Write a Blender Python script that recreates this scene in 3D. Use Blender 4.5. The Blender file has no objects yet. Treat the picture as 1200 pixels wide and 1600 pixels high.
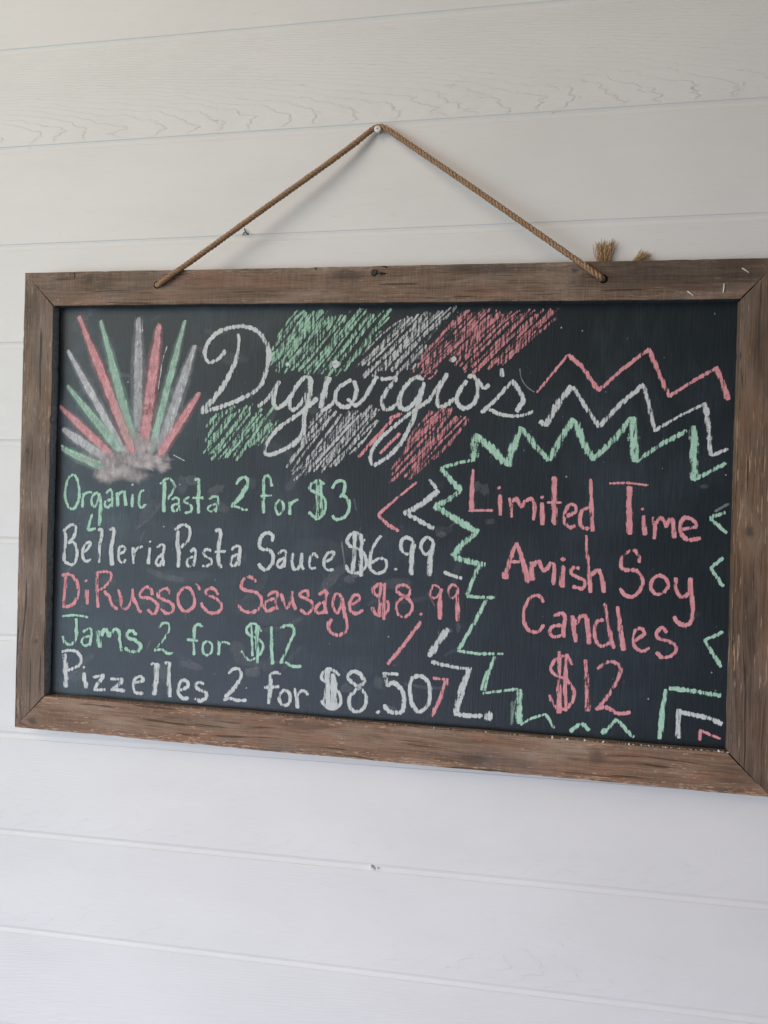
import bpy, bmesh, math, random
from mathutils import Vector, Matrix

random.seed(7)
scene = bpy.context.scene
col = scene.collection

# ------------------------------------------------------------------ camera
F = 1202.0                                     # focal length in pixels of the 1200 x 1600 photograph
CAM = Vector((0.17844, -0.94772, 0.0075))
ROT = (1.56467, -0.01855, 0.16756)
cd = bpy.data.cameras.new('camera')
cam = bpy.data.objects.new('camera', cd)
col.objects.link(cam)
from mathutils import Euler
cam.location = CAM
cam.rotation_euler = Euler(ROT, 'XYZ')
cd.sensor_fit = 'VERTICAL'
cd.sensor_height = 32.0
cd.lens = F / 1600.0 * 32.0
cd.clip_start = 0.01
cd.clip_end = 60.0
scene.camera = cam

# ------------------------------------------------------------------ world and lamps
world = bpy.data.worlds.new('World')
scene.world = world
world.use_nodes = True
bg = world.node_tree.nodes['Background']
bg.inputs['Color'].default_value = (1.0, 0.962, 0.923, 1)
bg.inputs['Strength'].default_value = 0.13

def area(name, loc, target, sx, sy, power, color, spread=180):
    ld = bpy.data.lights.new(name, 'AREA')
    ld.shape = 'RECTANGLE'
    ld.size, ld.size_y = sx, sy
    ld.energy = power
    ld.color = color
    ld.spread = math.radians(spread)
    o = bpy.data.objects.new(name, ld)
    col.objects.link(o)
    o.location = loc
    o.rotation_euler = (Vector(target) - Vector(loc)).to_track_quat('-Z', 'Y').to_euler()
    return o

# the bright opening on the left
area('window_light', (-2.4, -2.0, 0.0), (0, 0, -0.2), 1.7, 1.7, 45.0, (0.765, 0.95, 1.0))
# added fill lamp, low and unseen, cooling and brightening the lower wall
area('low_fill', (-1.0, -2.6, -1.2), (0.0, 0, -1.1), 1.8, 1.4, 8.0, (0.84, 0.80, 1.0), 60)
# added fill lamp, high and unseen, warming the upper wall
area('high_fill', (-1.6, -2.0, 1.6), (-0.5, 0, 0.7), 2.4, 1.8, 9.6, (1.0, 0.79, 0.60), 80)

scene.cycles.transparent_max_bounces = 96        # chalk lies on chalk in many thin layers
vs = scene.view_settings
vs.view_transform = 'Standard'
vs.look = 'None'
vs.exposure = 0.0
vs.gamma = 1.0
vs.use_curve_mapping = False

# ------------------------------------------------------------------ helpers
RM = Euler(ROT, 'XYZ').to_matrix()
def at(px, py, y):
    """the point of the plane y = const that a pixel of the photograph shows"""
    d = RM @ Vector(((px - 600) / F, (800 - py) / F, -1.0))
    t = (y - CAM.y) / d.y
    return CAM + d * t

def tag(o, label=None, cat=None, group=None, kind=None):
    if label: o['label'] = label
    if cat: o['category'] = cat
    if group: o['group'] = group
    if kind: o['kind'] = kind
    return o

def empty(name, loc, roty=0.0):
    o = bpy.data.objects.new(name, None)
    o.empty_display_size = 0.05
    col.objects.link(o)
    o.location = loc
    o.rotation_euler = (0, roty, 0)
    return o

def link(name, me, mats, parent=None, smooth=False):
    if not isinstance(mats, (list, tuple)): mats = [mats]
    for m in mats: me.materials.append(m)
    if smooth:
        for p in me.polygons: p.use_smooth = True
    o = bpy.data.objects.new(name, me)
    col.objects.link(o)
    if parent: o.parent = parent
    return o

def smoothstep(a, b, x):
    t = max(0.0, min(1.0, (x - a) / (b - a)))
    return t * t * (3 - 2 * t)

class NT:
    """a small wrapper to write node trees as expressions"""
    def __init__(self, name):
        self.m = bpy.data.materials.new(name)
        self.m.use_nodes = True
        self.t = self.m.node_tree
        self.b = self.t.nodes['Principled BSDF']
    def node(self, typ, **kw):
        n = self.t.nodes.new(typ)
        for k, v in kw.items(): setattr(n, k, v)
        return n
    def put(self, sock, v):
        if isinstance(v, bpy.types.NodeSocket): self.t.links.new(v, sock)
        elif v is not None:
            if hasattr(sock, 'default_value'):
                try: sock.default_value = v
                except TypeError: sock.default_value = (v[0], v[1], v[2], 1)
                except ValueError: sock.default_value = (v[0], v[1], v[2], 1)
    def math(self, op, a, b=None, c=None, clamp=False):
        n = self.node('ShaderNodeMath', operation=op, use_clamp=clamp)
        self.put(n.inputs[0], a); self.put(n.inputs[1], b)
        if c is not None: self.put(n.inputs[2], c)
        return n.outputs[0]
    def vmul(self, v, s):
        n = self.node('ShaderNodeVectorMath', operation='MULTIPLY')
        self.put(n.inputs[0], v); n.inputs[1].default_value = s
        return n.outputs[0]
    def vadd(self, a, b):
        n = self.node('ShaderNodeVectorMath', operation='ADD')
        self.put(n.inputs[0], a); self.put(n.inputs[1], b)
        return n.outputs[0]
    def mapping(self, v, loc=(0, 0, 0), rot=(0, 0, 0), scale=(1, 1, 1)):
        n = self.node('ShaderNodeMapping')
        self.put(n.inputs['Vector'], v)
        n.inputs['Location'].default_value = loc
        n.inputs['Rotation'].default_value = rot
        n.inputs['Scale'].default_value = scale
        return n.outputs[0]
    def noise(self, v, scale=1.0, detail=3.0, rough=0.55, dist=0.0, colour=False):
        n = self.node('ShaderNodeTexNoise')
        self.put(n.inputs['Vector'], v)
        n.inputs['Scale'].default_value = scale
        n.inputs['Detail'].default_value = detail
        n.inputs['Roughness'].default_value = rough
        n.inputs['Distortion'].default_value = dist
        return n.outputs[1 if colour else 0]
    def ramp(self, f, a, b, lo=0.0, hi=1.0, smooth=True):
        n = self.node('ShaderNodeMapRange')
        n.interpolation_type = 'SMOOTHSTEP' if smooth else 'LINEAR'
        self.put(n.inputs['Value'], f)
        n.inputs['From Min'].default_value = a; n.inputs['From Max'].default_value = b
        n.inputs['To Min'].default_value = lo; n.inputs['To Max'].default_value = hi
        return n.outputs[0]
    def mix(self, f, a, b, blend='MIX'):
        n = self.node('ShaderNodeMix', data_type='RGBA', blend_type=blend)
        self.put(n.inputs[0], f); self.put(n.inputs[6], a); self.put(n.inputs[7], b)
        return n.outputs[2]
    def xyz(self, v):
        n = self.node('ShaderNodeSeparateXYZ'); self.put(n.inputs[0], v)
        return n.outputs
    def comb(self, x, y, z):
        n = self.node('ShaderNodeCombineXYZ')
        self.put(n.inputs[0], x); self.put(n.inputs[1], y); self.put(n.inputs[2], z)
        return n.outputs[0]
    def attr(self, name, out='Fac'):
        n = self.node('ShaderNodeAttribute', attribute_name=name)
        return n.outputs[out]
    def obj(self):
        return self.node('ShaderNodeTexCoord').outputs['Object']
    def bump(self, h, strength, dist, normal=None):
        n = self.node('ShaderNodeBump')
        n.inputs['Strength'].default_value = strength
        n.inputs['Distance'].default_value = dist
        self.put(n.inputs['Height'], h)
        if normal: self.put(n.inputs['Normal'], normal)
        return n.outputs[0]
    def set(self, **kw):
        for k, v in kw.items(): self.put(self.b.inputs[k.replace('_', ' ')], v)

# ------------------------------------------------------------------ materials
PITCH, Z0 = 0.13255, 0.48375                       # siding pitch and height of the topmost groove in view

def siding_material():
    n = NT('white_painted_siding')
    o = n.obj()
    X, Y, Z = n.xyz(o)
    idf = n.math('DIVIDE', n.math('SUBTRACT', Z, Z0), PITCH)
    pid = n.math('FLOOR', idf)
    fz = n.math('FRACT', idf)                     # 0 at the plank's foot, 1 at its head
    wn = n.node('ShaderNodeTexWhiteNoise', noise_dimensions='1D')
    n.put(wn.inputs['W'], n.math('ADD', pid, 31.3))
    r1, r2, r3 = n.xyz(wn.outputs['Color'])
    # cathedral grain: growth rings cut by a slightly tilted plank
    warp = n.noise(n.mapping(o, scale=(9, 9, 30)), 1.0, 3.0, 0.55)
    zc = n.math('MULTIPLY_ADD', r1, 0.9, -0.25)
    p0 = n.math('COMPARE', pid, 0.0, 0.1)               # the plank over the nail shows its arches low down
    zc = n.math('ADD', n.math('MULTIPLY', zc, n.math('SUBTRACT', 1.0, p0)), n.math('MULTIPLY', p0, 0.10))
    dz = n.math('MULTIPLY', n.math('SUBTRACT', fz, zc), 1.0)
    side = n.math('MULTIPLY_ADD', n.math('GREATER_THAN', r2, 0.5), 2.0, -1.0)
    ax = n.math('MULTIPLY', n.math('MULTIPLY', X, 1.15), side)
    dd = n.math('ADD', ax, n.math('MULTIPLY_ADD', r3, 2.0, 2.2))
    rr = n.math('SQRT', n.math('ADD', n.math('MULTIPLY', dz, n.math('MULTIPLY', dz, 1.3)), n.math('MULTIPLY', dd, n.math('MULTIPLY', dd, 0.12))))
    rr = n.math('ADD', rr, n.math('ADD', n.math('MULTIPLY', warp, 0.045), n.math('MULTIPLY', n.noise(n.mapping(o, scale=(40, 9, 130)), 1.0, 3.0), 0.022)))
    ring = n.math('FRACT', n.math('MULTIPLY', rr, 56.0))
    # an asymmetric ridge: slow rise, sharp drop, like raised late wood under paint
    ridge = n.math('MULTIPLY', n.ramp(ring, 0.0, 0.78, 0, 1, False), n.ramp(ring, 0.80, 0.97, 1, 0))
    patch = n.math('MAXIMUM', n.ramp(n.noise(n.mapping(o, scale=(3.0, 3.0, 9)), 1.0, 2.0), 0.40, 0.68, 0.20, 0.60), n.math('MULTIPLY', p0, 1.1))
    fine = n.noise(n.mapping(o, rot=(0, 0.006, 0), scale=(9, 1, 420)), 1.0, 4.0, 0.6)
    fine2 = n.noise(n.mapping(o, scale=(60, 60, 90)), 1.0, 3.0, 0.6)
    tip = n.ramp(n.math('ABSOLUTE', dz), 0.0, 0.30, 1.5, 0.55)
    h = n.math('ADD', n.math('MULTIPLY', n.math('MULTIPLY', n.math('MULTIPLY', ridge, patch), tip), 0.60), n.math('MULTIPLY', fine, 0.50))
    h = n.math('ADD', h, n.math('MULTIPLY', fine2, 0.22))
    edge0 = n.math('MINIMUM', fz, n.math('SUBTRACT', 1.0, fz))
    h = n.math('MULTIPLY', n.math('SUBTRACT', h, 0.5), n.ramp(edge0, 0.028, 0.075))
    nb = n.bump(h, 0.75, 0.00080)
    wob = n.noise(n.mapping(o, scale=(2.2, 2, 7)), 1.0, 2.0)
    nb = n.bump(wob, 0.35, 0.006, nb)
    tint = n.noise(n.mapping(o, scale=(4, 4, 10)), 1.0, 3.0)
    c = n.mix(n.ramp(tint, 0.3, 0.7), (0.735, 0.735, 0.725), (0.775, 0.775, 0.765))
    # a little grime caught in the grooves and thin dirty flecks on the ridges
    edge = n.math('MINIMUM', fz, n.math('SUBTRACT', 1.0, fz))
    gr = n.math('MULTIPLY', n.ramp(edge, 0.0, 0.05, 1, 0), n.ramp(n.noise(n.mapping(o, scale=(14, 1, 6))), 0.35, 0.7, 0.05, 0.5))
    c = n.mix(n.math('MULTIPLY', gr, 0.08), c, (0.50, 0.49, 0.46))
    cr = n.math('MULTIPLY', n.ramp(ring, 0.84, 0.90, 0, 1), n.ramp(ring, 0.93, 0.99, 1, 0))
    crk = n.ramp(n.noise(n.mapping(o, scale=(34, 30, 90)), 1.0, 2.0), 0.58, 0.70)
    low = n.math('MULTIPLY', n.ramp(n.math('ABSOLUTE', dz), 0.02, 0.13, 1, 0), n.ramp(edge0, 0.03, 0.07))
    cr = n.math('MULTIPLY', n.math('MULTIPLY', cr, crk), n.math('MULTIPLY', patch, 0.36))
    c = n.mix(cr, c, (0.33, 0.31, 0.29))
    n.set(Base_Color=c, Roughness=n.ramp(fine2, 0.2, 0.8, 0.42, 0.60), Normal=nb, Specular_IOR_Level=0.35)
    return n.m

def board_material():
    n = NT('black_chalkboard_paint')
    o = n.obj()
    weave = n.noise(n.mapping(o, rot=(0, 0.02, 0), scale=(520, 1, 26)), 1.0, 3.0, 0.6)
    weave2 = n.noise(n.mapping(o, scale=(40, 1, 420)), 1.0, 2.0, 0.6)
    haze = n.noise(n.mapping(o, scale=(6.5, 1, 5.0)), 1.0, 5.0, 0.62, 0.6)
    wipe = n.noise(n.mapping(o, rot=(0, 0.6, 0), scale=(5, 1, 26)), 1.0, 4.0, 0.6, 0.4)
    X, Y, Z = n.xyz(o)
    left = n.ramp(X, -0.45, 0.15, 1.0, 0.30)           # chalk dust plus a painted-in cool sheen, both stronger on the left
    dust_sheen = n.math('MULTIPLY', n.math('MULTIPLY', n.ramp(haze, 0.44, 0.70), n.ramp(wipe, 0.25, 0.8, 0.35, 1.0)), left)
    dust_sheen = n.math('MULTIPLY', dust_sheen, n.ramp(weave, 0.3, 0.7, 0.5, 1.0))
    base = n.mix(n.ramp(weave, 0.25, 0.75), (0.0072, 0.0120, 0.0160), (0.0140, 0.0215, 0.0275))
    base = n.mix(n.math('MULTIPLY', dust_sheen, 0.19), base, (0.36, 0.51, 0.62))
    h = n.math('ADD', weave, n.math('MULTIPLY', weave2, 0.45))
    n.set(Base_Color=base, Roughness=n.ramp(haze, 0.3, 0.7, 0.42, 0.50), Normal=n.bump(h, 0.45, 0.0005), Specular_IOR_Level=0.5, Specular_Tint=(0.84, 0.94, 1.0, 1))
    return n.m

def wood_material(name, dark, mid, light, wear, knots=(), wear_amount=0.5, saw=0.35, along=95, stains=()):
    """weathered softwood; attribute g holds (along the rail, across the rail, depth) in metres"""
    n = NT(name)
    g = n.attr('g', 'Vector')
    L, V, D = n.xyz(g)
    # knots: the grain is pushed round each knot
    push = None; kmask = None
    for (kl, kv, kr) in knots:
        a = n.math('SUBTRACT', L, kl); b = n.math('SUBTRACT', V, kv)
        d2 = n.math('SQRT', n.math('ADD', n.math('MULTIPLY', n.math('MULTIPLY', a, a), 0.55), n.math('MULTIPLY', b, b)))
        q = n.ramp(d2, kr * 0.2, kr * 3.2, 1, 0)
        s = n.math('MULTIPLY', n.math('MULTIPLY', q, b), 0.9)
        push = s if push is None else n.math('ADD', push, s)
        km = n.ramp(n.math('ADD', d2, n.math('MULTIPLY', n.noise(n.vmul(g, (260, 260, 260))), kr * 0.9)), kr * 0.7, kr * 1.6, 1, 0)
        kmask = km if kmask is None else n.math('MAXIMUM', kmask, km)
    V2 = V if push is None else n.math('SUBTRACT', V, push)
    gg = n.comb(L, V2, D)
    wav = n.noise(n.vmul(gg, (7, 22, 22)), 1.0, 2.0)
    gg2 = n.comb(L, n.math('MULTIPLY_ADD', wav, 0.012, V2), D)
    g1 = n.noise(n.vmul(gg2, (6, 300, 90)), 1.0, 5.0, 0.62)
    g2 = n.noise(n.vmul(gg2, (22, 950, 300)), 1.0, 3.0, 0.6)
    blot = n.noise(n.vmul(gg, (11, 40, 30)), 1.0, 4.0, 0.6)
    sawn = n.noise(n.vmul(g, (620, 34, 200)), 1.0, 3.0, 0.6)
    c = n.mix(n.ramp(g1, 0.30, 0.70), dark, mid)
    c = n.mix(n.ramp(blot, 0.42, 0.74), c, light)
    c = n.mix(n.math('MULTIPLY', n.ramp(g2, 0.50, 0.70), 0.55), c, light)
    c = n.mix(n.math('MULTIPLY', n.ramp(g2, 0.46, 0.28), 0.75), c, (dark[0] * .45, dark[1] * .45, dark[2] * .45))
    c = n.mix(n.math('MULTIPLY', n.ramp(sawn, 0.44, 0.72), saw * 0.6), c, (mid[0] * 1.5, mid[1] * 1.5, mid[2] * 1.5))
    c = n.mix(n.math('MULTIPLY', n.ramp(sawn, 0.46, 0.26), saw * 0.6), c, (dark[0] * .6, dark[1] * .6, dark[2] * .6))
    grey = n.ramp(n.noise(n.vmul(g, (7, 16, 10)), 1.0, 3.0, 0.6, 0.5), 0.50, 0.72)
    c = n.mix(n.math('MULTIPLY', grey, 0.40), c, (0.155, 0.142, 0.135))
    red = n.ramp(n.noise(n.vadd(n.vmul(g, (9, 45, 30)), (3.1, 7.7, 1.9)), 1.0, 4.0, 0.6, 0.4), 0.50, 0.70)
    c = n.mix(n.math('MULTIPLY', red, 0.42), c, (mid[0] * 1.12, mid[1] * 0.80, mid[2] * 0.66))
    hair = n.noise(n.vmul(gg2, (40, 1500, 300)), 1.0, 3.0, 0.65)
    c = n.mix(n.math('MULTIPLY', n.ramp(hair, 0.44, 0.30), 0.60), c, (dark[0] * .4, dark[1] * .38, dark[2] * .36))
    c = n.mix(n.math('MULTIPLY', n.ramp(hair, 0.58, 0.72), 0.30), c, (mid[0] * 1.6, mid[1] * 1.55, mid[2] * 1.5))
    # worn, rubbed places: raw lighter wood in flecks, more of them along the edges
    e = n.math('MAXIMUM', n.ramp(V, 0.0, 0.012, 1.35, 0), n.ramp(V, 0.033, 0.040, 0, 0.5))
    fl = n.noise(n.vmul(g, (along, 480, 200)), 1.0, 3.0, 0.65, 0.4)
    big = n.noise(n.vmul(g, (18, 26, 20)), 1.0, 2.0)
    we = n.math('ADD', n.math('ADD', fl, n.math('MULTIPLY', e, 0.085)), n.math('MULTIPLY', n.math('SUBTRACT', big, 0.5), 0.30))
    wm = n.math('MULTIPLY', n.ramp(we, 0.625, 0.70), wear_amount)
    c = n.mix(wm, c, wear)
    for (sl, sv, rl, rv, k_) in stains:
        a = n.math('DIVIDE', n.math('SUBTRACT', L, sl), rl); b = n.math('DIVIDE', n.math('SUBTRACT', V, sv), rv)
        q = n.math('SQRT', n.math('ADD', n.math('MULTIPLY', a, a), n.math('MULTIPLY', b, b)))
        q = n.math('ADD', q, n.math('MULTIPLY', n.math('SUBTRACT', n.noise(n.vmul(gg2, (14, 130, 60)), 1.0, 4.0, 0.6), 0.5), 1.6))
        c = n.mix(n.math('MULTIPLY', n.ramp(q, 0.35, 1.05, 1, 0), k_), c, (0.045, 0.036, 0.030))
    if kmask is not None:
        ringn = n.noise(n.vmul(g, (140, 420, 200)), 1.0, 3.0)
        kc = n.mix(ringn, (0.035, 0.028, 0.025), (0.12, 0.10, 0.088))
        c = n.mix(n.math('MULTIPLY', kmask, 0.85), c, kc)
    h = n.math('ADD', n.math('MULTIPLY', g1, 0.6), n.math('MULTIPLY', g2, 0.5))
    h = n.math('ADD', h, n.math('MULTIPLY', sawn, 0.35))
    crack = n.ramp(n.noise(n.vmul(gg2, (9, 210, 60)), 1.0, 2.0, 0.5), 0.30, 0.355, 1, 0)
    c = n.mix(n.math('MULTIPLY', crack, 0.75), c, (dark[0] * .35, dark[1] * .33, dark[2] * .32))
    h = n.math('SUBTRACT', h, n.math('MULTIPLY', crack, 0.8))
    n.set(Base_Color=c, Roughness=n.ramp(g1, 0.2, 0.8, 0.62, 0.85), Normal=n.bump(h, 0.6, 0.0007), Specular_IOR_Level=0.3)
    return n.m

def chalk_material(name, c1, c2, tx=330, tz=62, top=0.92, lo=0.32, hi=0.86):
    n = NT(name)
    o = n.obj()
    edge = n.attr('edge'); press = n.attr('press')
    # the paint's upright tooth catches the chalk in near-vertical bristles
    tooth = n.noise(n.mapping(o, rot=(0, -0.20, 0), scale=(tx, 1, tz)), 1.0, 2.0, 0.55, 0.25)
    grain = n.noise(n.mapping(o, scale=(900, 1, 700)), 1.0, 2.0, 0.6)
    body = n.math('MINIMUM', n.math('MULTIPLY', edge, 1.7), 1.0)
    cov = n.math('ADD', n.math('MULTIPLY', body, 0.72), n.math('SUBTRACT', press, 0.24))
    cov = n.math('ADD', cov, n.math('MULTIPLY', n.math('SUBTRACT', tooth, 0.5), 2.5))
    cov = n.math('ADD', cov, n.math('MULTIPLY', n.math('SUBTRACT', grain, 0.5), 0.9))
    a = n.ramp(cov, lo, hi, 0.0, top)
    blend = n.noise(n.mapping(o, scale=(160, 1, 120)), 1.0, 3.0)
    c = n.mix(n.ramp(blend, 0.3, 0.7), c1, c2)
    n.set(Base_Color=c, Roughness=0.95, Specular_IOR_Level=0.05, Alpha=a)
    return n.m

def smear_material(name, c1, c2, soft=0.42):
    n = NT(name)
    o = n.obj()
    edge = n.attr('edge'); press = n.attr('press')
    f = n.noise(n.mapping(o, scale=(110, 1, 80)), 1.0, 5.0, 0.65)
    t = n.noise(n.mapping(o, scale=(480, 1, 90)), 1.0, 2.0, 0.6)
    e = n.math('ADD', edge, n.math('MULTIPLY', n.math('SUBTRACT', f, 0.5), 0.55))
    a = n.ramp(e, 0.05, soft)
    a = n.math('MULTIPLY', a, n.ramp(t, 0.25, 0.75, 0.70, 1.0))
    a = n.math('MULTIPLY', a, n.ramp(n.noise(n.mapping(o, scale=(150, 1, 70)), 1.0, 4.0, 0.65), 0.28, 0.68, 0.66, 1.2))
    a = n.math('MULTIPLY', a, press, clamp=True)
    c = n.mix(n.ramp(f, 0.3, 0.7), c1, c2)
    n.set(Base_Color=c, Roughness=0.95, Specular_IOR_Level=0.05, Alpha=a)
    return n.m

def plain(name, c, rough=0.6, metal=0.0, vary=0.25, scale=300, spec=0.5):
    n = NT(name)
    o = n.obj()
    f = n.noise(n.vmul(o, (scale, scale, scale)), 1.0, 3.0)
    lo = tuple(x * (1 - vary) for x in c); hi = tuple(min(1, x * (1 + vary)) for x in c)
    n.set(Base_Color=n.mix(n.ramp(f, 0.3, 0.7), lo, hi), Roughness=rough, Metallic=metal, Specular_IOR_Level=spec,
          Normal=n.bump(f, 0.3, 0.0003))
    return n.m

M_wall = siding_material()
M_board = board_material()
M_chalk = {'g': chalk_material('green_chalk', (0.40, 0.68, 0.52), (0.53, 0.80, 0.65)),
           'p': chalk_material('pink_chalk', (0.74, 0.30, 0.335), (0.84, 0.42, 0.45)),
           'w': chalk_material('white_chalk', (0.62, 0.665, 0.665), (0.74, 0.79, 0.79))}
M_hatch = {'g': chalk_material('hatched_green_chalk', (0.36, 0.61, 0.45), (0.48, 0.75, 0.59), 430, 58, 0.88, 0.33, 0.90),
           'p': chalk_material('hatched_pink_chalk', (0.68, 0.27, 0.30), (0.78, 0.38, 0.41), 430, 58, 0.88, 0.34, 0.92),
           'w': chalk_material('hatched_white_chalk', (0.60, 0.62, 0.62), (0.72, 0.75, 0.75), 430, 58, 0.88, 0.33, 0.90)}
M_smear = {'g': smear_material('smeared_green_chalk', (0.40, 0.60, 0.50), (0.55, 0.76, 0.65)),
           'p': smear_material('smeared_pink_chalk', (0.70, 0.33, 0.355), (0.80, 0.47, 0.49)),
           'w': smear_material('smeared_white_chalk', (0.50, 0.52, 0.55), (0.70, 0.71, 0.73)),
           'd': smear_material('smeared_mixed_chalk', (0.46, 0.42, 0.43), (0.66, 0.615, 0.62), 0.8)}
M_hole = plain('dark_hole_wood', (0.022, 0.022, 0.024), 0.7)  # near-black colour inside the drilled rope holes
M_dusty = plain('dusty_slate_paint', (0.36, 0.41, 0.47), 0.6, 0.0, 0.25, 200)
M_side = plain('dusty_black_paint', (0.06, 0.066, 0.073), 0.6, 0.0, 0.35, 200)
M_jute = plain('brown_jute', (0.36, 0.228, 0.138), 0.9, 0.0, 0.5, 900, 0.15)
M_fray = plain('pale_frayed_jute', (0.50, 0.345, 0.20), 0.9, 0.0, 0.35, 900, 0.15)
M_steel = plain('dull_staple_steel', (0.66, 0.64, 0.60), 0.45, 0.3, 0.2, 800)
M_nail = plain('white_painted_nail', (0.72, 0.72, 0.69), 0.4, 0.0, 0.12, 700)
M_screw_shadow = plain('black_screw_and_shadow', (0.035, 0.042, 0.04), 0.5, 0.4, 0.4, 900)
M_wire = plain('dark_wire', (0.06, 0.06, 0.065), 0.5, 0.4, 0.3, 900)
M_blob = plain('white_filler', (0.82, 0.82, 0.82), 0.35, 0.0, 0.05, 900)
M_crumb = plain('pale_chalk_crumbs', (0.76, 0.74, 0.72), 0.95, 0.0, 0.15, 500)

# ------------------------------------------------------------------ the wall
GD, GU, GL = 0.0020, 0.0044, 0.0054       # groove depth, upper chamfer height, lower chamfer height
def wall():
    bm = bmesh.new()
    xs = [-3.2 + 6.4 * i / 64 for i in range(65)]
    prof = []
    for k in range(-9, 18):
        z = Z0 - k * PITCH
        prof += [(z + GU, 0.0), (z + GU - 0.0009, 0.0009), (z + 0.0004, GD), (z - 0.0004, GD), (z - GL + 0.0009, 0.0009), (z - GL, 0.0)]
    rows = []
    for z, y in prof:
        rows.append([bm.verts.new((x, y, z)) for x in xs])
    for a, b in zip(rows, rows[1:]):
        for i in range(len(xs) - 1):
            bm.faces.new((a[i], b[i], b[i + 1], a[i + 1]))
    # give the wall its thickness
    back = [[bm.verts.new((x, 0.02, rows[r][0].co.z)) for x in (xs[0], xs[-1])] for r in (0, -1)]
    bm.faces.new((back[0][1], back[1][1], back[1][0], back[0][0]))
    bmesh.ops.recalc_face_normals(bm, faces=bm.faces[:])
    me = bpy.data.meshes.new('siding_wall'); bm.to_mesh(me); bm.free()
    return me
w = link('siding_wall', wall(), M_wall)
me = w.data
# front must face the viewer
if sum(p.normal.y * p.area for p in me.polygons if abs(p.center.y) < 0.001) > 0:
    me.flip_normals()
tag(w, 'white painted wooden wall of grooved horizontal boards behind the chalkboard', 'wall')

# ------------------------------------------------------------------ the sign
YF = -0.032            # frame front
YBD = -0.0185          # chalkboard face
YBK = -0.0080          # frame back
TH = 0.01392           # the sign hangs a little clockwise
BASE = at(615, 1190, YF); BASE.y = YBK
sign = empty('chalkboard_sign', BASE, TH)
tag(sign, 'framed chalkboard menu with coloured writing hanging by rope on the white wall', 'chalkboard')
INV = (Matrix.Translation(BASE) @ Matrix.Rotation(TH, 4, 'Y')).inverted()
def loc(p): return INV @ Vector(p)

# corners, photograph pixels on the frame's front plane
IN = {'tl': (83.3, 477.7), 'tr': (1158.2, 466.6), 'br': (1138.5, 1177.0), 'bl': (69.0, 1087.5)}
OUT = {'tl': (38.8, 426.0), 'tr': (1222.0, 402.5), 'br': (1204.0, 1246.0), 'bl': (22.6, 1136.5)}

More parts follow.
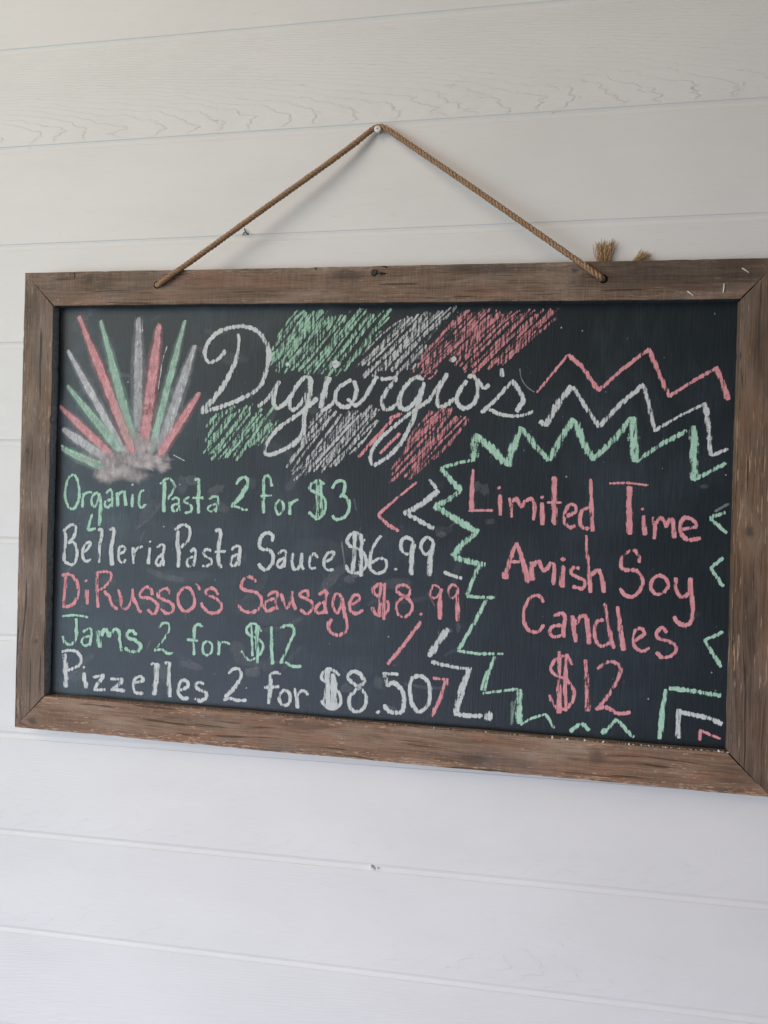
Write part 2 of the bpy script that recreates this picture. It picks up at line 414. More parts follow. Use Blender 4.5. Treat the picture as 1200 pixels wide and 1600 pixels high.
def rail(a, b, mat, seed, notches=(), holes=(), gap=0.0008, painted=None):
    """a mitred frame piece between corners a and b; its front outline is uneven like old wood"""
    rnd = random.Random(seed)
    oa, ob, ia, ib = [Vector(loc(at(*p, YF))) for p in (OUT[a], OUT[b], IN[a], IN[b])]
    axis = (ob - oa).normalized()
    nrm = Vector((-axis.z, 0, axis.x))
    if nrm.dot(ia - oa) < 0: nrm = -nrm            # points to the board
    width = (ia - oa).dot(nrm)
    oa += axis * gap; ia += axis * gap; ob -= axis * gap; ib -= axis * gap
    def wobble(n):
        out = [0.0]; v = 0.0
        for i in range(n):
            v = v * 0.86 + rnd.gauss(0, 0.00013); out.append(v)
        return out
    N = 90
    wo, wi = wobble(N), wobble(N)
    outer = []; inner = []
    for i in range(N + 1):
        t = i / N
        f = min(1, 12 * t, 12 * (1 - t))
        po = oa.lerp(ob, t) + nrm * (wo[i] * f)
        pi = ia.lerp(ib, t) + nrm * (wi[i] * f)
        if rnd.random() < 0.05: po += nrm * rnd.uniform(.0003, .0008) * f
        if rnd.random() < 0.05: pi -= nrm * rnd.uniform(.0003, .0007) * f
        outer.append(po); inner.append(pi)
    # narrow splits in the outer edge
    for (t, wd, dp) in notches:
        p = oa.lerp(ob, t)
        k = max(i for i in range(len(outer)) if (outer[i] - oa).dot(axis) <= (p - oa).dot(axis) - wd)
        m = min(i for i in range(len(outer)) if (outer[i] - oa).dot(axis) >= (p - oa).dot(axis) + wd)
        outer = outer[:k + 1] + [p - axis * wd, p - axis * wd * 0.5 + nrm * dp, p + axis * wd * 0.3 + nrm * dp, p + axis * wd] + outer[m:]
    bm = bmesh.new()
    dep = YBK - YF
    rings = []
    bev = 0.0010
    def ring(poly_o, poly_i, y, ins):
        vs = []
        for p in poly_o:
            q = p + nrm * ins; vs.append(bm.verts.new((q.x, y, q.z)))
        for p in reversed(poly_i):
            q = p - nrm * ins; vs.append(bm.verts.new((q.x, y, q.z)))
        return vs
    yl = YF - BASE.y
    r0 = ring(outer, inner, yl, bev)
    r1 = ring(outer, inner, yl + bev * 0.35, bev * 0.3)
    r2 = ring(outer, inner, yl + bev * 1.1, 0)
    r3 = ring(outer, inner, yl + dep, 0)
    n = len(r0)
    bm.faces.new(r0); bm.faces.new(list(reversed(r3)))
    for p, q in ((r0, r1), (r1, r2), (r2, r3)):
        for i in range(n):
            bm.faces.new((p[i], p[(i + 1) % n], q[(i + 1) % n], q[i]))
    bmesh.ops.triangulate(bm, faces=[f for f in bm.faces if len(f.verts) > 4])
    bmesh.ops.recalc_face_normals(bm, faces=bm.faces[:])
    me = bpy.data.meshes.new('frame_rail'); bm.to_mesh(me); bm.free()
    # black paint ran over the rail's inner side
    for p in me.polygons:
        if painted and p.normal.dot(nrm) > 0.7 and p.center.y > yl + bev * 1.05: p.material_index = 2
    o = link('frame_rail', me, [mat, M_hole, painted or M_hole], sign)
    # drilled holes for the rope
    for (px, py, rad) in holes:
        c = loc(at(px, py, YF))
        cb = bmesh.new()
        bmesh.ops.create_cone(cb, cap_ends=True, segments=24, radius1=rad, radius2=rad, depth=0.08,
                              matrix=Matrix.Translation((c.x, c.y, c.z)) @ Matrix.Rotation(math.pi / 2, 4, 'X'))
        cm = bpy.data.meshes.new('cutter'); cb.to_mesh(cm); cb.free()
        for p in cm.polygons: p.material_index = 1
        cm.materials.append(mat); cm.materials.append(M_hole)
        co = bpy.data.objects.new('cutter', cm); col.objects.link(co); co.parent = sign
        md = o.modifiers.new('hole', 'BOOLEAN'); md.operation = 'DIFFERENCE'; md.object = co; md.solver = 'EXACT'
        try: md.material_mode = 'TRANSFER'
        except Exception: pass
        bpy.context.view_layer.update()
        dg = bpy.context.evaluated_depsgraph_get()
        nm = bpy.data.meshes.new_from_object(o.evaluated_get(dg))
        o.modifiers.clear()
        old = o.data; o.data = nm
        bpy.data.objects.remove(co); bpy.data.meshes.remove(cm); bpy.data.meshes.remove(old)
    me = o.data
    me.name = 'frame_rail'
    me.attributes.new('g', 'FLOAT_VECTOR', 'POINT')
    off = seed * 1.37
    vals = []
    for v in me.vertices:
        d = v.co - oa
        vals += [d.dot(axis), d.dot(nrm) + (v.co.y - yl), off]
    me.attributes['g'].data.foreach_set('vector', vals)
    return o, width

def knot_at(a, px, py, r, b):
    oa, ob, ia = Vector(loc(at(*OUT[a], YF))), Vector(loc(at(*OUT[b], YF))), Vector(loc(at(*IN[a], YF)))
    axis = (ob - oa).normalized(); nrm = Vector((-axis.z, 0, axis.x))
    if nrm.dot(ia - oa) < 0: nrm = -nrm
    p = loc(at(px, py, YF)); d = p - oa
    return (d.dot(axis), d.dot(nrm), r)

wood_top = wood_material('weathered_top_rail', (0.105, 0.070, 0.050), (0.233, 0.159, 0.115), (0.306, 0.226, 0.172), (0.47, 0.39, 0.32),
                         [knot_at('tl', 138, 437, 0.0045, 'tr'), knot_at('tl', 896, 422, 0.004, 'tr')], 0.35, 0.55, 95,
                         [(0.82, 0.012, 0.16, 0.032, .62), (0.60, 0.006, 0.07, 0.012, .45), (0.43, 0.010, 0.03, 0.008, .5), (0.10, 0.014, 0.035, 0.014, .35), (0.30, 0.03, 0.08, 0.01, .25)])
wood_left = wood_material('weathered_left_rail', (0.120, 0.085, 0.064), (0.223, 0.159, 0.118), (0.281, 0.215, 0.169), (0.46, 0.37, 0.30),
                          [knot_at('tl', 57, 1001, 0.0038, 'bl'), knot_at('tl', 43, 703, 0.0030, 'bl')], 0.5, 0.15, 70,
                          [(0.05, 0.014, 0.035, 0.018, .35), (0.235, 0.012, 0.03, 0.012, .35), (0.35, 0.02, 0.04, 0.012, .3), (0.52, 0.006, 0.05, 0.01, .3)])
wood_bot = wood_material('weathered_bottom_rail', (0.145, 0.085, 0.055), (0.291, 0.183, 0.122), (0.349, 0.253, 0.186), (0.58, 0.39, 0.25),
                         [knot_at('bl', 50, 1127, 0.0062, 'br')], 0.75, 0.25, 95,
                         [(0.39, 0.034, 0.05, 0.010, .4), (0.60, 0.012, 0.02, 0.010, .45), (0.74, 0.028, 0.012, 0.012, .45), (0.90, 0.02, 0.05, 0.02, .4), (0.25, 0.032, 0.06, 0.01, .3)])
wood_right = wood_material('weathered_right_rail', (0.078, 0.048, 0.032), (0.199, 0.130, 0.085), (0.262, 0.185, 0.132), (0.52, 0.36, 0.25),
                           [knot_at('tr', 1172, 829, 0.0068, 'br')], 0.80, 0.10, 24,
                           [(0.60, 0.02, 0.03, 0.03, .55), (0.10, 0.016, 0.07, 0.02, .35), (0.40, 0.026, 0.09, 0.010, .35)])

HOLE_L, HOLE_R = (246, 445), (943, 436)
top, wt = rail('tl', 'tr', wood_top, 1, notches=[(0.0765, 0.0010, 0.0085), (0.425, 0.0007, 0.003), (0.52, 0.0006, 0.002)],
               holes=[(HOLE_L[0], HOLE_L[1], 0.0050), (HOLE_R[0], HOLE_R[1], 0.0050)], painted=M_side)
left, wl = rail('tl', 'bl', wood_left, 2, painted=M_dusty)
bot, wb = rail('bl', 'br', wood_bot, 3)
right, wr = rail('tr', 'br', wood_right, 4)

# board panel
def panel():
    cs = [at(p[0], p[1], YBD) for p in (IN['tl'], IN['tr'], IN['br'], IN['bl'])]
    cs = [loc(p) for p in cs]
    c = sum(cs, Vector()) / 4
    cs = [c + (p - c) * 1.045 for p in cs]
    bm = bmesh.new()
    f = [bm.verts.new((p.x, YBD - BASE.y, p.z)) for p in cs]
    b = [bm.verts.new((p.x, YBD - BASE.y + 0.004, p.z)) for p in cs]
    bm.faces.new(f); bm.faces.new(b[::-1])
    for i in range(4):
        j = (i + 1) % 4
        bm.faces.new((f[i], b[i], b[j], f[j]))
    bmesh.ops.recalc_face_normals(bm, faces=bm.faces[:])
    me = bpy.data.meshes.new('board_panel'); bm.to_mesh(me); bm.free()
    return me
# the object's origin is the board's middle
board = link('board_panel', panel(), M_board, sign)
ctr = loc(at(615, 800, YBD))
for v in board.data.vertices: v.co -= ctr
board.location = ctr
def bloc(px, py, lift):
    return loc(at(px, py, YBD - lift)) - ctr

# ------------------------------------------------------------------ chalk
_lift = [0]
class Chalk:
    """collects ribbons of chalk lying on the board and links them as one mesh"""
    def __init__(self):
        self.v = []; self.f = []; self.fm = []; self.edge = []; self.press = []; self.mats = []; self.runs = []
    def mat(self, m):
        if m not in self.mats: self.mats.append(m)
        return self.mats.index(m)
    def ribbon(self, pts, w, m, press=0.35, jitter=0.065, cap=True, soft=False):
        """pts: list of (x, y) pixels, evenly spaced; w: width or list of widths"""
        _lift[0] = (_lift[0] + 1) % 60
        lift = 0.00012 + 0.000012 * _lift[0]
        mi = self.mat(m); n = len(pts)
        if n < 2: return
        ws = w if isinstance(w, list) else [w] * n
        base = len(self.v); fb = len(self.f)
        tot = [0.0]
        for a, b in zip(pts, pts[1:]): tot.append(tot[-1] + math.hypot(b[0] - a[0], b[1] - a[1]))
        j1 = j2 = 0.0
        pj = 0.0
        for i, (x, y) in enumerate(pts):
            a = pts[max(0, i - 1)]; b = pts[min(n - 1, i + 1)]
            dx, dy = b[0] - a[0], b[1] - a[1]; l = math.hypot(dx, dy) or 1
            nx, ny = -dy / l, dx / l
            j1 = j1 * 0.6 + random.gauss(0, jitter * 0.7); j2 = j2 * 0.6 + random.gauss(0, jitter * 0.7)
            pj = pj * 0.90 + random.gauss(0, 0.045)
            hw = ws[i] / 2
            if cap:
                e = min(tot[i], tot[-1] - tot[i]) / max(hw, .1)
                k = math.sqrt(max(0.0, 1 - (1 - min(1, e + .25)) ** 2))
            else: k = 1
            for s, ed in ((-(1 + j1) * k, 0.0), (0, 1.0 if not soft else 1.0), ((1 + j2) * k, 0.0)):
                self.v.append(bloc(x + nx * hw * s, y + ny * hw * s, lift))
                self.edge.append(ed); self.press.append(press + (pj if not soft else 0))
        if soft:                                        # ends of a smear die away
            for i in range(n):
                e = min(1, min(tot[i] * 1.8, tot[-1] - tot[i]) / max(ws[i], 1))
                self.edge[base + 3 * i + 1] = e
        for i in range(n - 1):
            q = base + 3 * i
            for k in (0, 1):
                self.f.append((q + k, q + k + 1, q + k + 4, q + k + 3)); self.fm.append(mi)
        self.runs.append((base, len(self.v), min(p[0] for p in pts), max(p[0] for p in pts), fb, len(self.f)))
    def disc(self, x, y, rx, ry, m, press, rot=0.0, n=18, rough=0.2):
        _lift[0] = (_lift[0] + 1) % 60
        lift = 0.00012 + 0.000012 * _lift[0]
        mi = self.mat(m); base = len(self.v)
        self.v.append(bloc(x, y, lift)); self.edge.append(1.0); self.press.append(press)
        for i in range(n):
            a = 2 * math.pi * i / n; r = 1 + random.uniform(-rough, rough)
            ex, ey = rx * r * math.cos(a), ry * r * math.sin(a)
            self.v.append(bloc(x + ex * math.cos(rot) - ey * math.sin(rot), y + ex * math.sin(rot) + ey * math.cos(rot), lift))
            self.edge.append(0.0); self.press.append(press)
        for i in range(n):
            self.f.append((base, base + 1 + i, base + 1 + (i + 1) % n)); self.fm.append(mi)
    def words(self, label, gap=8.5):
        """one mesh per written word or price"""
        order = sorted(range(len(self.runs)), key=lambda i: self.runs[i][2])
        groups = []; right = None
        for i in order:
            r = self.runs[i]
            if right is None or r[2] > right + gap: groups.append([]); right = r[3]
            groups[-1].append(r); right = max(right, r[3])
        for g in groups:
            c = Chalk(); c.mats = self.mats
            for (v0, v1, x0, x1, f0, f1) in g:
                d = len(c.v) - v0
                c.v += self.v[v0:v1]; c.edge += self.edge[v0:v1]; c.press += self.press[v0:v1]
                c.f += [tuple(q + d for q in f) for f in self.f[f0:f1]]; c.fm += self.fm[f0:f1]
            c.build('chalk_word', label)
    def build(self, name, label=None, kind=None):
        me = bpy.data.meshes.new(name)
        me.from_pydata([tuple(p) for p in self.v], [], self.f)
        a = me.attributes.new('edge', 'FLOAT', 'POINT'); a.data.foreach_set('value', self.edge)
        a = me.attributes.new('press', 'FLOAT', 'POINT'); a.data.foreach_set('value', self.press)
        o = link(name, me, self.mats, board)
        me.polygons.foreach_set('material_index', self.fm)
        if label: o['label'] = label
        if kind: o['kind'] = kind
        return o

def resample(p, step=2.0):
    out = [p[0]]; acc = 0.0
    for a, b in zip(p, p[1:]):
        l = math.hypot(b[0] - a[0], b[1] - a[1]); t = step - acc
        while t <= l and l > 0:
            out.append((a[0] + (b[0] - a[0]) * t / l, a[1] + (b[1] - a[1]) * t / l)); t += step
        acc = (acc + l) % step if l else acc
    if math.hypot(out[-1][0] - p[-1][0], out[-1][1] - p[-1][1]) > 0.3: out.append(p[-1])
    return out
def catmull(p, per=10):
    if len(p) < 3: return p
    q = [p[0]] + list(p) + [p[-1]]; out = []
    for i in range(1, len(q) - 2):
        a, b, c, d = q[i - 1], q[i], q[i + 1], q[i + 2]
        for k in range(per):
            t = k / per
            out.append(tuple(0.5 * (2 * b[j] + (c[j] - a[j]) * t + (2 * a[j] - 5 * b[j] + 4 * c[j] - d[j]) * t * t
                                    + (3 * b[j] - a[j] - 3 * c[j] + d[j]) * t ** 3) for j in (0, 1)))
    out.append(p[-1])
    return out

# zoom windows in which the strokes below were measured: origin and magnification
REG = {'A': (80, 730, 4.8), 'B': (310, 730, 4.8), 'C': (530, 730, 5.217), 'D': (80, 890, 4.8), 'E': (310, 890, 4.8),
       'F': (530, 890, 4.8), 'G': (660, 640, 4.0), 'H': (820, 520, 3.529), 'I': (680, 850, 4.286), 'J': (680, 1000, 4.286),
       'K': (880, 1020, 4.286), 'L': (880, 640, 4.286), 'M': (900, 850, 4.615), 'N': (300, 470, 4.0), 'O': (560, 470, 3.529),
       'P': (80, 470, 4.8)}
def px(reg, pts):
    ox, oy, s = REG[reg]
    return [(ox + x / s, oy + y / s) for x, y in pts]

WS = 1.22                  # a stroke's ragged rim eats into its width
def write(ck, c, reg, strokes, w, press=0.36, straight=False):
    """strokes: each a flat list x, y, x, y ...; a leading string 'wNN' sets its width in zoom pixels, 'wNN-MM' tapers it"""
    s = REG[reg][2]
    for st in strokes:
        st = list(st); ww = (w, w); pr = press
        while isinstance(st[0], str):
            t = st.pop(0)
            if t[0] == 'w':
                q = t[1:].split('-'); ww = (float(q[0]), float(q[-1]))
            elif t[0] == 'a': pr = float(t[1:])
        pts = px(reg, list(zip(st[0::2], st[1::2])))
        if len(pts) == 1:                                # a dot
            x, y = pts[0]; r = ww[0] / s * 0.5
            pts = [(x - r * .4, y - r * .5), (x, y), (x + r * .4, y + r * .5)]
            ck.ribbon(resample(pts, 1.0), 2 * r, M_chalk[c], pr + 0.15, 0.15); continue
        pts = resample(pts if straight else catmull(pts), 2.0)
        if not straight: pr += 0.09
        n = len(pts)
        wl_ = [WS * (ww[0] + (ww[1] - ww[0]) * i / max(1, n - 1)) / s for i in range(n)]
        ck.ribbon(pts, wl_, M_chalk[c], pr)

# --- first line of prices
k = Chalk()
write(k, 'g', 'A', [
 [165,52,125,92,106,170,108,240,125,290,150,312,180,300,200,255,212,195,205,130,190,80,165,52],
 [240,195,234,302],[236,228,255,198,285,186,305,192],
 [352,188,315,208,302,255,320,298,345,272,356,228],['w30',358,195,368,260,368,340,358,440],[335,458,278,468,288,410,308,350],
 [412,198,435,170,455,172,458,230,456,298],[450,242,415,255,400,280,425,302,452,275],
 ['w30',500,188,494,295],[500,228,520,192,545,184],['w28',550,175,560,290],
 ['w24',611,200,607,300],['w22',610,131],
 [698,172,668,188,660,235,662,285,680,303,712,276],
 ['w26',850,108,845,338],[818,128,850,95,885,85,915,110,925,150,905,195,868,242],
 [905,245,930,228,955,240,958,285,966,328],[950,275,915,285,908,315,930,332,952,310],
 [1040,225,1010,235,1000,260,1030,275,1055,300,1045,332,1000,342],
 ['w26',1075,98,1105,90,1108,150,1103,240,1103,348],[1058,230,1142,230]], 21)
write(k, 'g', 'B', [
 [80,240,110,222,145,225,145,270,130,338],[135,275,90,290,70,315,95,332,130,312],
 ['w24',285,132,310,90,350,76,372,105,358,160],['w38-26',362,140,320,215,275,265,245,298],[245,292,300,300,340,320,370,318],
 ['w25',550,145,540,82,515,62,492,90,488,160,490,250,490,348],[466,215,552,213],
 [610,243,580,280,585,332,605,354,635,322,635,270,610,243],['w26',685,260,686,358],[686,300,700,268,720,255,748,240],
 ['w26',945,130,900,102,850,125,838,165,880,190,932,220,955,280,940,342,895,388,860,365,828,332],['w26',893,105,893,388],['w24',918,112,924,370],
 ['w25',1002,160,1030,115,1075,100,1100,130,1090,190,1060,226],['w25',1058,222,1100,218,1130,260,1125,330,1090,377,1030,392,1005,360]], 21)
k.words('green chalk writing in the first line of prices')
# --- second line
k = Chalk()
write(k, 'w', 'A', [
 ['w25',100,490,112,520,105,600,97,708],[92,485,125,447,165,430,185,460,170,520,128,572],[128,572,165,560,192,620,186,700,155,732,100,708],
 [245,640,290,592,295,560,262,572,240,620,240,680,265,706,300,690],
 ['w27',352,475,375,465,378,520,362,610,360,718],['w27',436,470,465,460,470,510,450,610,456,738],
 [510,650,550,630,550,597,520,597,505,640,510,695,535,715,562,692],
 ['w30',615,600,618,726],[620,640,650,606,688,595],['w25',740,602,728,728],['w22',740,560],
 [792,602,830,580,848,592,840,650,840,742],[835,650,800,680,785,715,810,737,835,700],
 ['w29',950,475,947,560,956,660,950,752],['w24',928,472,960,445,995,432,1035,455,1040,510,1020,560,972,602],
 [1045,637,1070,612,1086,640,1076,700,1072,747],[1065,670,1025,690,1018,730,1050,742,1072,715]], 22, 0.42)
write(k, 'w', 'B', [
 [95,630,60,615,35,645,60,672,92,690,92,725,55,742,28,738],
 ['w30',126,482,155,470,168,500,155,570,150,660,155,722,172,757],[122,635,207,630],
 [248,622,280,595,312,600,305,680,302,742],[295,650,250,680,240,725,265,742,295,710],
 ['w27',552,558,560,520,530,492,480,510,455,580,475,615,530,620,560,670,550,730,510,767,475,757,450,722],
 [598,652,630,625,655,635,645,700,640,752],[640,680,600,705,590,735,615,752,640,720],
 ['w24',710,642,700,700,710,755,740,765,765,730,778,642],[775,690,775,740,792,768],
 [895,682,870,645,840,680,832,730,845,760,882,755],[945,712,1000,682,1015,640,980,640,950,680,945,740,970,772,1015,765]], 23, 0.42)
write(k, 'w', 'C', [
 ['w27',205,605,180,560,140,532,90,552,66,600,85,640,140,660,190,690,220,750,215,810,180,850,130,862,80,850,55,795],['w36',130,530,112,850],['w36',182,545,177,892],
 ['w26',345,558,300,612,262,690,250,780,260,852],['w27',262,780,320,747,370,752,386,800,360,850,300,867,258,835],
 ['w34',460,833],['w27',602,600,550,572,510,602,505,660,535,705,570,700,600,640,606,600],['w40',605,615,590,740,590,880],
 ['w27',770,612,725,572,680,602,668,660,700,712,735,690,765,642],['w38',772,612,745,740,735,888],
 ['w28',852,852,900,875,960,895,1002,907]], 26, 0.42)
k.words('white chalk writing in the second line of prices')
# --- third line
k = Chalk()
write(k, 'p', 'D', [
 ['w29',112,40,102,150,95,272],['w27',78,42,140,36,185,80,205,160,180,240,130,275,82,275],
 ['w32',265,150,272,262],['w26',260,85],
 ['w27',345,28,345,150,350,288],['w22',328,26,400,15,450,30,440,80,400,130,345,162],['w27',395,160,430,200,460,270,500,300],
 ['w27',502,145,520,210,530,280,560,295,590,260,610,200,610,142],['w26',610,200,640,260,672,325],
 [760,192,745,147,712,130,672,170,672,205,740,215,797,260,790,310,760,332,722,298],
 [890,187,880,150,840,145,805,175,820,215,880,240,917,275,905,320,860,327,822,293],
 ['w25',1005,133,965,165,950,220,965,280,1000,312,1045,300,1075,250,1065,180,1035,140,1005,133],['w20',1083,105,1105,125,1110,155]], 25, 0.34)
write(k, 'p', 'E', [
 [147,192,125,150,90,140,55,165,75,195,130,215,175,265,160,310,110,327,60,310,18,248],
 ['w27',432,95,405,62,365,57,330,87,325,140,380,160,440,175,475,230,455,290,400,320,340,310,288,258],
 [518,200,555,170,592,175,582,240,592,300],[572,215,510,240,495,280,520,310,577,285],
 ['w27',618,178,640,240,660,290,690,240,705,160],['w25',705,200,715,260,732,302],
 [827,205,820,165,790,160,760,190,800,215,850,245,850,300,810,332,763,298],
 ['w28',902,188,940,162,962,170,950,250,962,332],[945,245,900,260,880,300,900,327,952,310],
 ['w25',1075,208,1050,180,1020,200,1010,270,1035,327,1065,290,1082,218],['w29',1080,210,1095,320,1115,420,1095,472,1040,492,985,460,975,410,1005,368]], 25, 0.34)
write(k, 'p', 'F', [
 [90,265,150,227,145,190,110,197,80,250,90,310,130,330,182,303],
 ['w28',345,150,330,117,290,112,255,150,275,190,330,215,370,260,355,320,310,345,265,325,248,278],['w30',312,105,300,342],['w28',345,100,330,378],
 ['w25',530,140,490,115,440,125,430,160,470,190,520,220,548,270,530,330,480,355,435,322,430,260,470,215,520,190,538,145],
 ['w30',615,333],['w20',755,140,715,115,690,150,690,200,720,215,750,180,762,140],['w32',763,140,755,260,757,375],
 ['w20',885,130,850,112,820,150,830,205,860,210,885,170,890,130],['w32',890,148,885,260,890,388]], 25, 0.32)
k.words('pink chalk writing in the third line of prices')
# --- fourth line
k = Chalk()
write(k, 'g', 'D', [
 ['w18',82,350,180,342,278,357],['w27',185,365,190,440,185,520,150,562,105,550,85,498],
 ['w23',238,470,285,440,302,470,290,572],[290,500,245,510,230,550,260,572,290,550],
 ['w38',352,455,366,585],['w27',380,500,395,455,415,455,430,497,445,490,470,450,505,455,515,520,527,612],
 ['w27',642,490,610,460,575,470,575,510,630,530,670,570,650,610,590,612,553,583],
 ['a0.2',808,438,840,402,880,405,880,460,830,540,778,602],['w22',772,608,830,598,870,628,917,625],
 ['w24',1137,430,1100,410,1075,440,1070,530,1072,642],[1018,525,1102,535]], 20, 0.36)
write(k, 'g', 'E', [
 [67,535,35,560,35,615,65,642,100,612,100,560,70,535],['w24',143,532,155,580,150,642],[155,580,175,545,205,545,238,560],
 ['w22',472,468,450,427,410,405,365,430,365,470,400,500,450,520,487,570,465,630,415,672,370,675,323,605],['w19',400,410,405,650],['w36',440,420,442,702],
 ['w25',550,425,548,570,556,712],['w24',612,440,650,420,700,420,715,470,680,560,618,702],['w24',610,698,660,700,700,725,772,726]], 21, 0.34)
k.words('green chalk writing in the fourth line of prices')
# --- fifth line
k = Chalk()
write(k, 'w', 'D', [
 ['w36',102,630,107,760,112,884],['w22',78,617,140,605,195,620,225,670,205,720,125,757],['w32',246,772,262,892],['w26',243,733],
 ['w22',313,807,400,790],['w28',395,795,340,870,320,900],['w24',318,900,407,902],['w24',443,820,545,822],['w34',540,825,490,880,450,900],['w26',445,900,500,900,552,912],
 [620,850,690,832,670,802,630,820,615,870,630,920,692,930],
 ['w24',748,715,770,695],['w40',795,700,790,780,770,942],['w24',853,706,880,690],['w34',888,692,882,830,892,957],
 [960,905,1022,880,1020,840,985,830,955,880,955,930,990,967,1032,960],
 ['w28',1147,860,1110,845,1080,870,1110,900,1160,922,1160,962,1120,985,1078,965]], 24, 0.42)
write(k, 'w', 'E', [
 ['w22',223,782,260,747,310,750,320,800,300,840],['w34',305,830,270,885,200,962],['w24',188,980,240,965,290,980,362,980],
 ['w27',617,785,580,770,545,790,540,860,535,950,523,1008],['w26',493,885,607,878],
 [650,900,615,930,605,980,640,1017,680,1000,687,940,650,900],['w28',718,888,735,960,745,1042],['w26',735,950,765,915,795,910,825,942],
 ['w26',1057,797,1020,762,970,747,925,790,935,825,990,870,1050,920,1070,980,1040,1035,980,1042,918,983],['w46-60',968,750,972,1040],['w46-56',1008,780,1022,1040]], 25, 0.42)
write(k, 'w', 'F', [
 ['w29',190,832,150,777,90,767,65,810,100,850,160,890,200,950,190,1030,140,1065,85,1040,80,960,130,900,185,850,192,825],
 ['w38',290,1070],['w26',325,778,445,785],['w34',345,790,360,875],['w32',355,872,410,850,465,900,488,980,475,1060,430,1072,380,1065,345,1032,345,1010],
 ['w32',600,795,550,815,530,880,540,980,575,1050,620,1060,665,1010,680,930,670,850,630,805,600,795]], 27, 0.42)
k.words('white chalk writing in the fifth line of prices')
# --- title
k = Chalk()
write(k, 'w', 'N', [
 ['w20-30',212,318,180,348,150,372,105,385,80,340,95,270,160,200,250,165,340,162,420,200,475,290,480,380],['w26-30',478,370,450,490,400,560,300,615,200,655,55,700],
 ['w18-40',292,205,285,330,240,450,170,570,62,692],['w30',190,318,212,322],
 ['w26',412,665,480,602,548,498],['w26',548,500,510,600,530,672,590,632,622,590],['w34',598,396],
 ['w26',745,500,710,475,650,540,610,630,625,682,680,642,738,540],['w34',745,488,730,600,705,720,690,830,620,910],['w26',625,905,500,960,455,945,480,870,560,780,680,700,785,608],
 ['w38',858,475,830,570,802,672],['w24',805,692,870,650,902,600],['w22',875,398,895,380,915,392,900,412,878,400],
 ['w26',1000,495,920,540,895,610,930,660,990,650,1030,570,1010,498],['w24',972,610,1020,652,1080,602,1150,478]], 26, 0.42)
write(k, 'w', 'O', [
 ['w20',0,568,60,500,95,420],['w22',85,412,140,432,215,418],['w24',212,422,140,520,130,570,155,602,210,572,232,538],
 ['w24',357,440,320,420,260,470,225,540,235,592,280,592,330,530,367,458],['w24',362,448,330,560,290,680,230,790,150,870],['w22',155,865,85,905,65,860,110,770,200,690,300,610,392,548],
 ['w24',388,550,440,470,492,398],['w24',490,402,440,500,435,570,470,582,532,538],['w42',525,322],
 ['w24',600,440,555,500,545,560,580,592,640,560,660,480,640,418,600,420],['w20',655,430,690,480,722,460],
 ['w24',790,372,793,420],['w22',677,618,760,540,850,440],['w26',848,435,900,520,905,560,868,612],['w20',720,598,800,630,900,632,967,608]], 24, 0.42)
k.build('chalk_lettering', 'large white cursive chalk title over the coloured hatching')
# --- offer on the right
k = Chalk()
write(k, 'p', 'G', [
 ['w17-34',317,372,310,500,309,636],['w19',288,631,442,630],['w26',485,530,487,662],['w28',480,489],
 ['w22',545,550,553,590,555,675],['w25',560,577,590,555,605,590,620,605,650,570,688,560,702,620,692,692],
 ['w22-32',749,580,751,722],['w28',748,548],['w34',825,418,825,722],['w14',778,580,872,582],
 ['w25',888,667,955,642,955,600,915,598,890,650,890,710,925,737,958,724],['w25',1042,613,1000,630,985,690,1000,737,1047,742],['w18-34',1052,432,1055,600,1065,762]], 26, 0.44)
write(k, 'p', 'L', [
 ['w16',308,494,440,492,572,508],['w42-36',443,512,445,838],['w24-36',540,708,545,842],['w28',530,667],
 ['w28',603,718,612,790,605,868],['w27',622,762,650,725,675,750,690,792],['w32',690,785,720,738,740,780,742,862],
 ['w26',788,802,890,782,860,735,810,725,785,770,790,830,840,872,922,860]], 26, 0.44)
write(k, 'p', 'I', [
 ['w26-42',545,-10,500,110,463,235],['w26-42',545,-10,590,130,620,262],['w22',498,120,567,118],
 ['w36',645,118,650,245],['w28',655,150,690,115,720,172,745,170,780,130,800,180,790,275],['w26-38',855,142,852,292],['w44',855,103],
 ['w24',967,165,925,160,910,195,950,220,1002,250,985,297,920,283],['w20-36',1010,-60,1025,150,1040,327],['w30',1040,212,1090,175,1120,230,1132,327],
 ['w26',727,392,700,350,650,350,605,410,590,490,620,570,680,590,732,540],
 ['w26',793,482,845,465,870,490,860,560,858,628],['w26',850,545,790,550,765,590,795,622,852,610],
 ['w32',918,478,930,570,940,658],['w32',940,540,970,490,1010,490,1025,570,1030,672]], 28, 0.42)
write(k, 'p', 'M', [
 ['w27',457,137,450,80,410,45,345,80,325,150,350,185,430,190,475,240,475,310,420,375,360,370,315,318],
 ['w26',590,225,550,260,540,320,580,362,630,350,665,300,640,240,590,225],['w30',720,240,720,320,760,382,810,350,825,250],
 ['w32',825,242,838,400,838,530,800,585,740,570,703,523],
 ['w26',202,550,150,560,130,630,150,710,190,737,242,710],['w22-34',208,425,235,600,275,755],['w28-36',300,448,320,620,345,770],
 ['w26',420,700,490,652,480,615,440,615,410,670,425,740,480,772,532,748],['w27',657,640,620,603,585,640,600,682,680,705,725,750,690,805,620,817,578,778]], 28, 0.42)
write(k, 'p', 'J', [
 ['w25',917,168,890,112,830,115,785,160,780,210,830,245,880,265,930,340,920,410,870,460,810,450,762,368],['w34',830,75,830,492],['w26',882,92,870,280,877,478],
 ['w24-42',1004,130,1015,300,1020,478]], 26, 0.38)
write(k, 'p', 'K', [
 ['w25',227,108,290,65,350,65,385,110,362,190],['w27',365,180,300,290,220,382],['w26',215,378,290,365,370,407,452,398]], 26, 0.38)
k.build('chalk_lettering', 'pink chalk writing of the limited time candle offer')

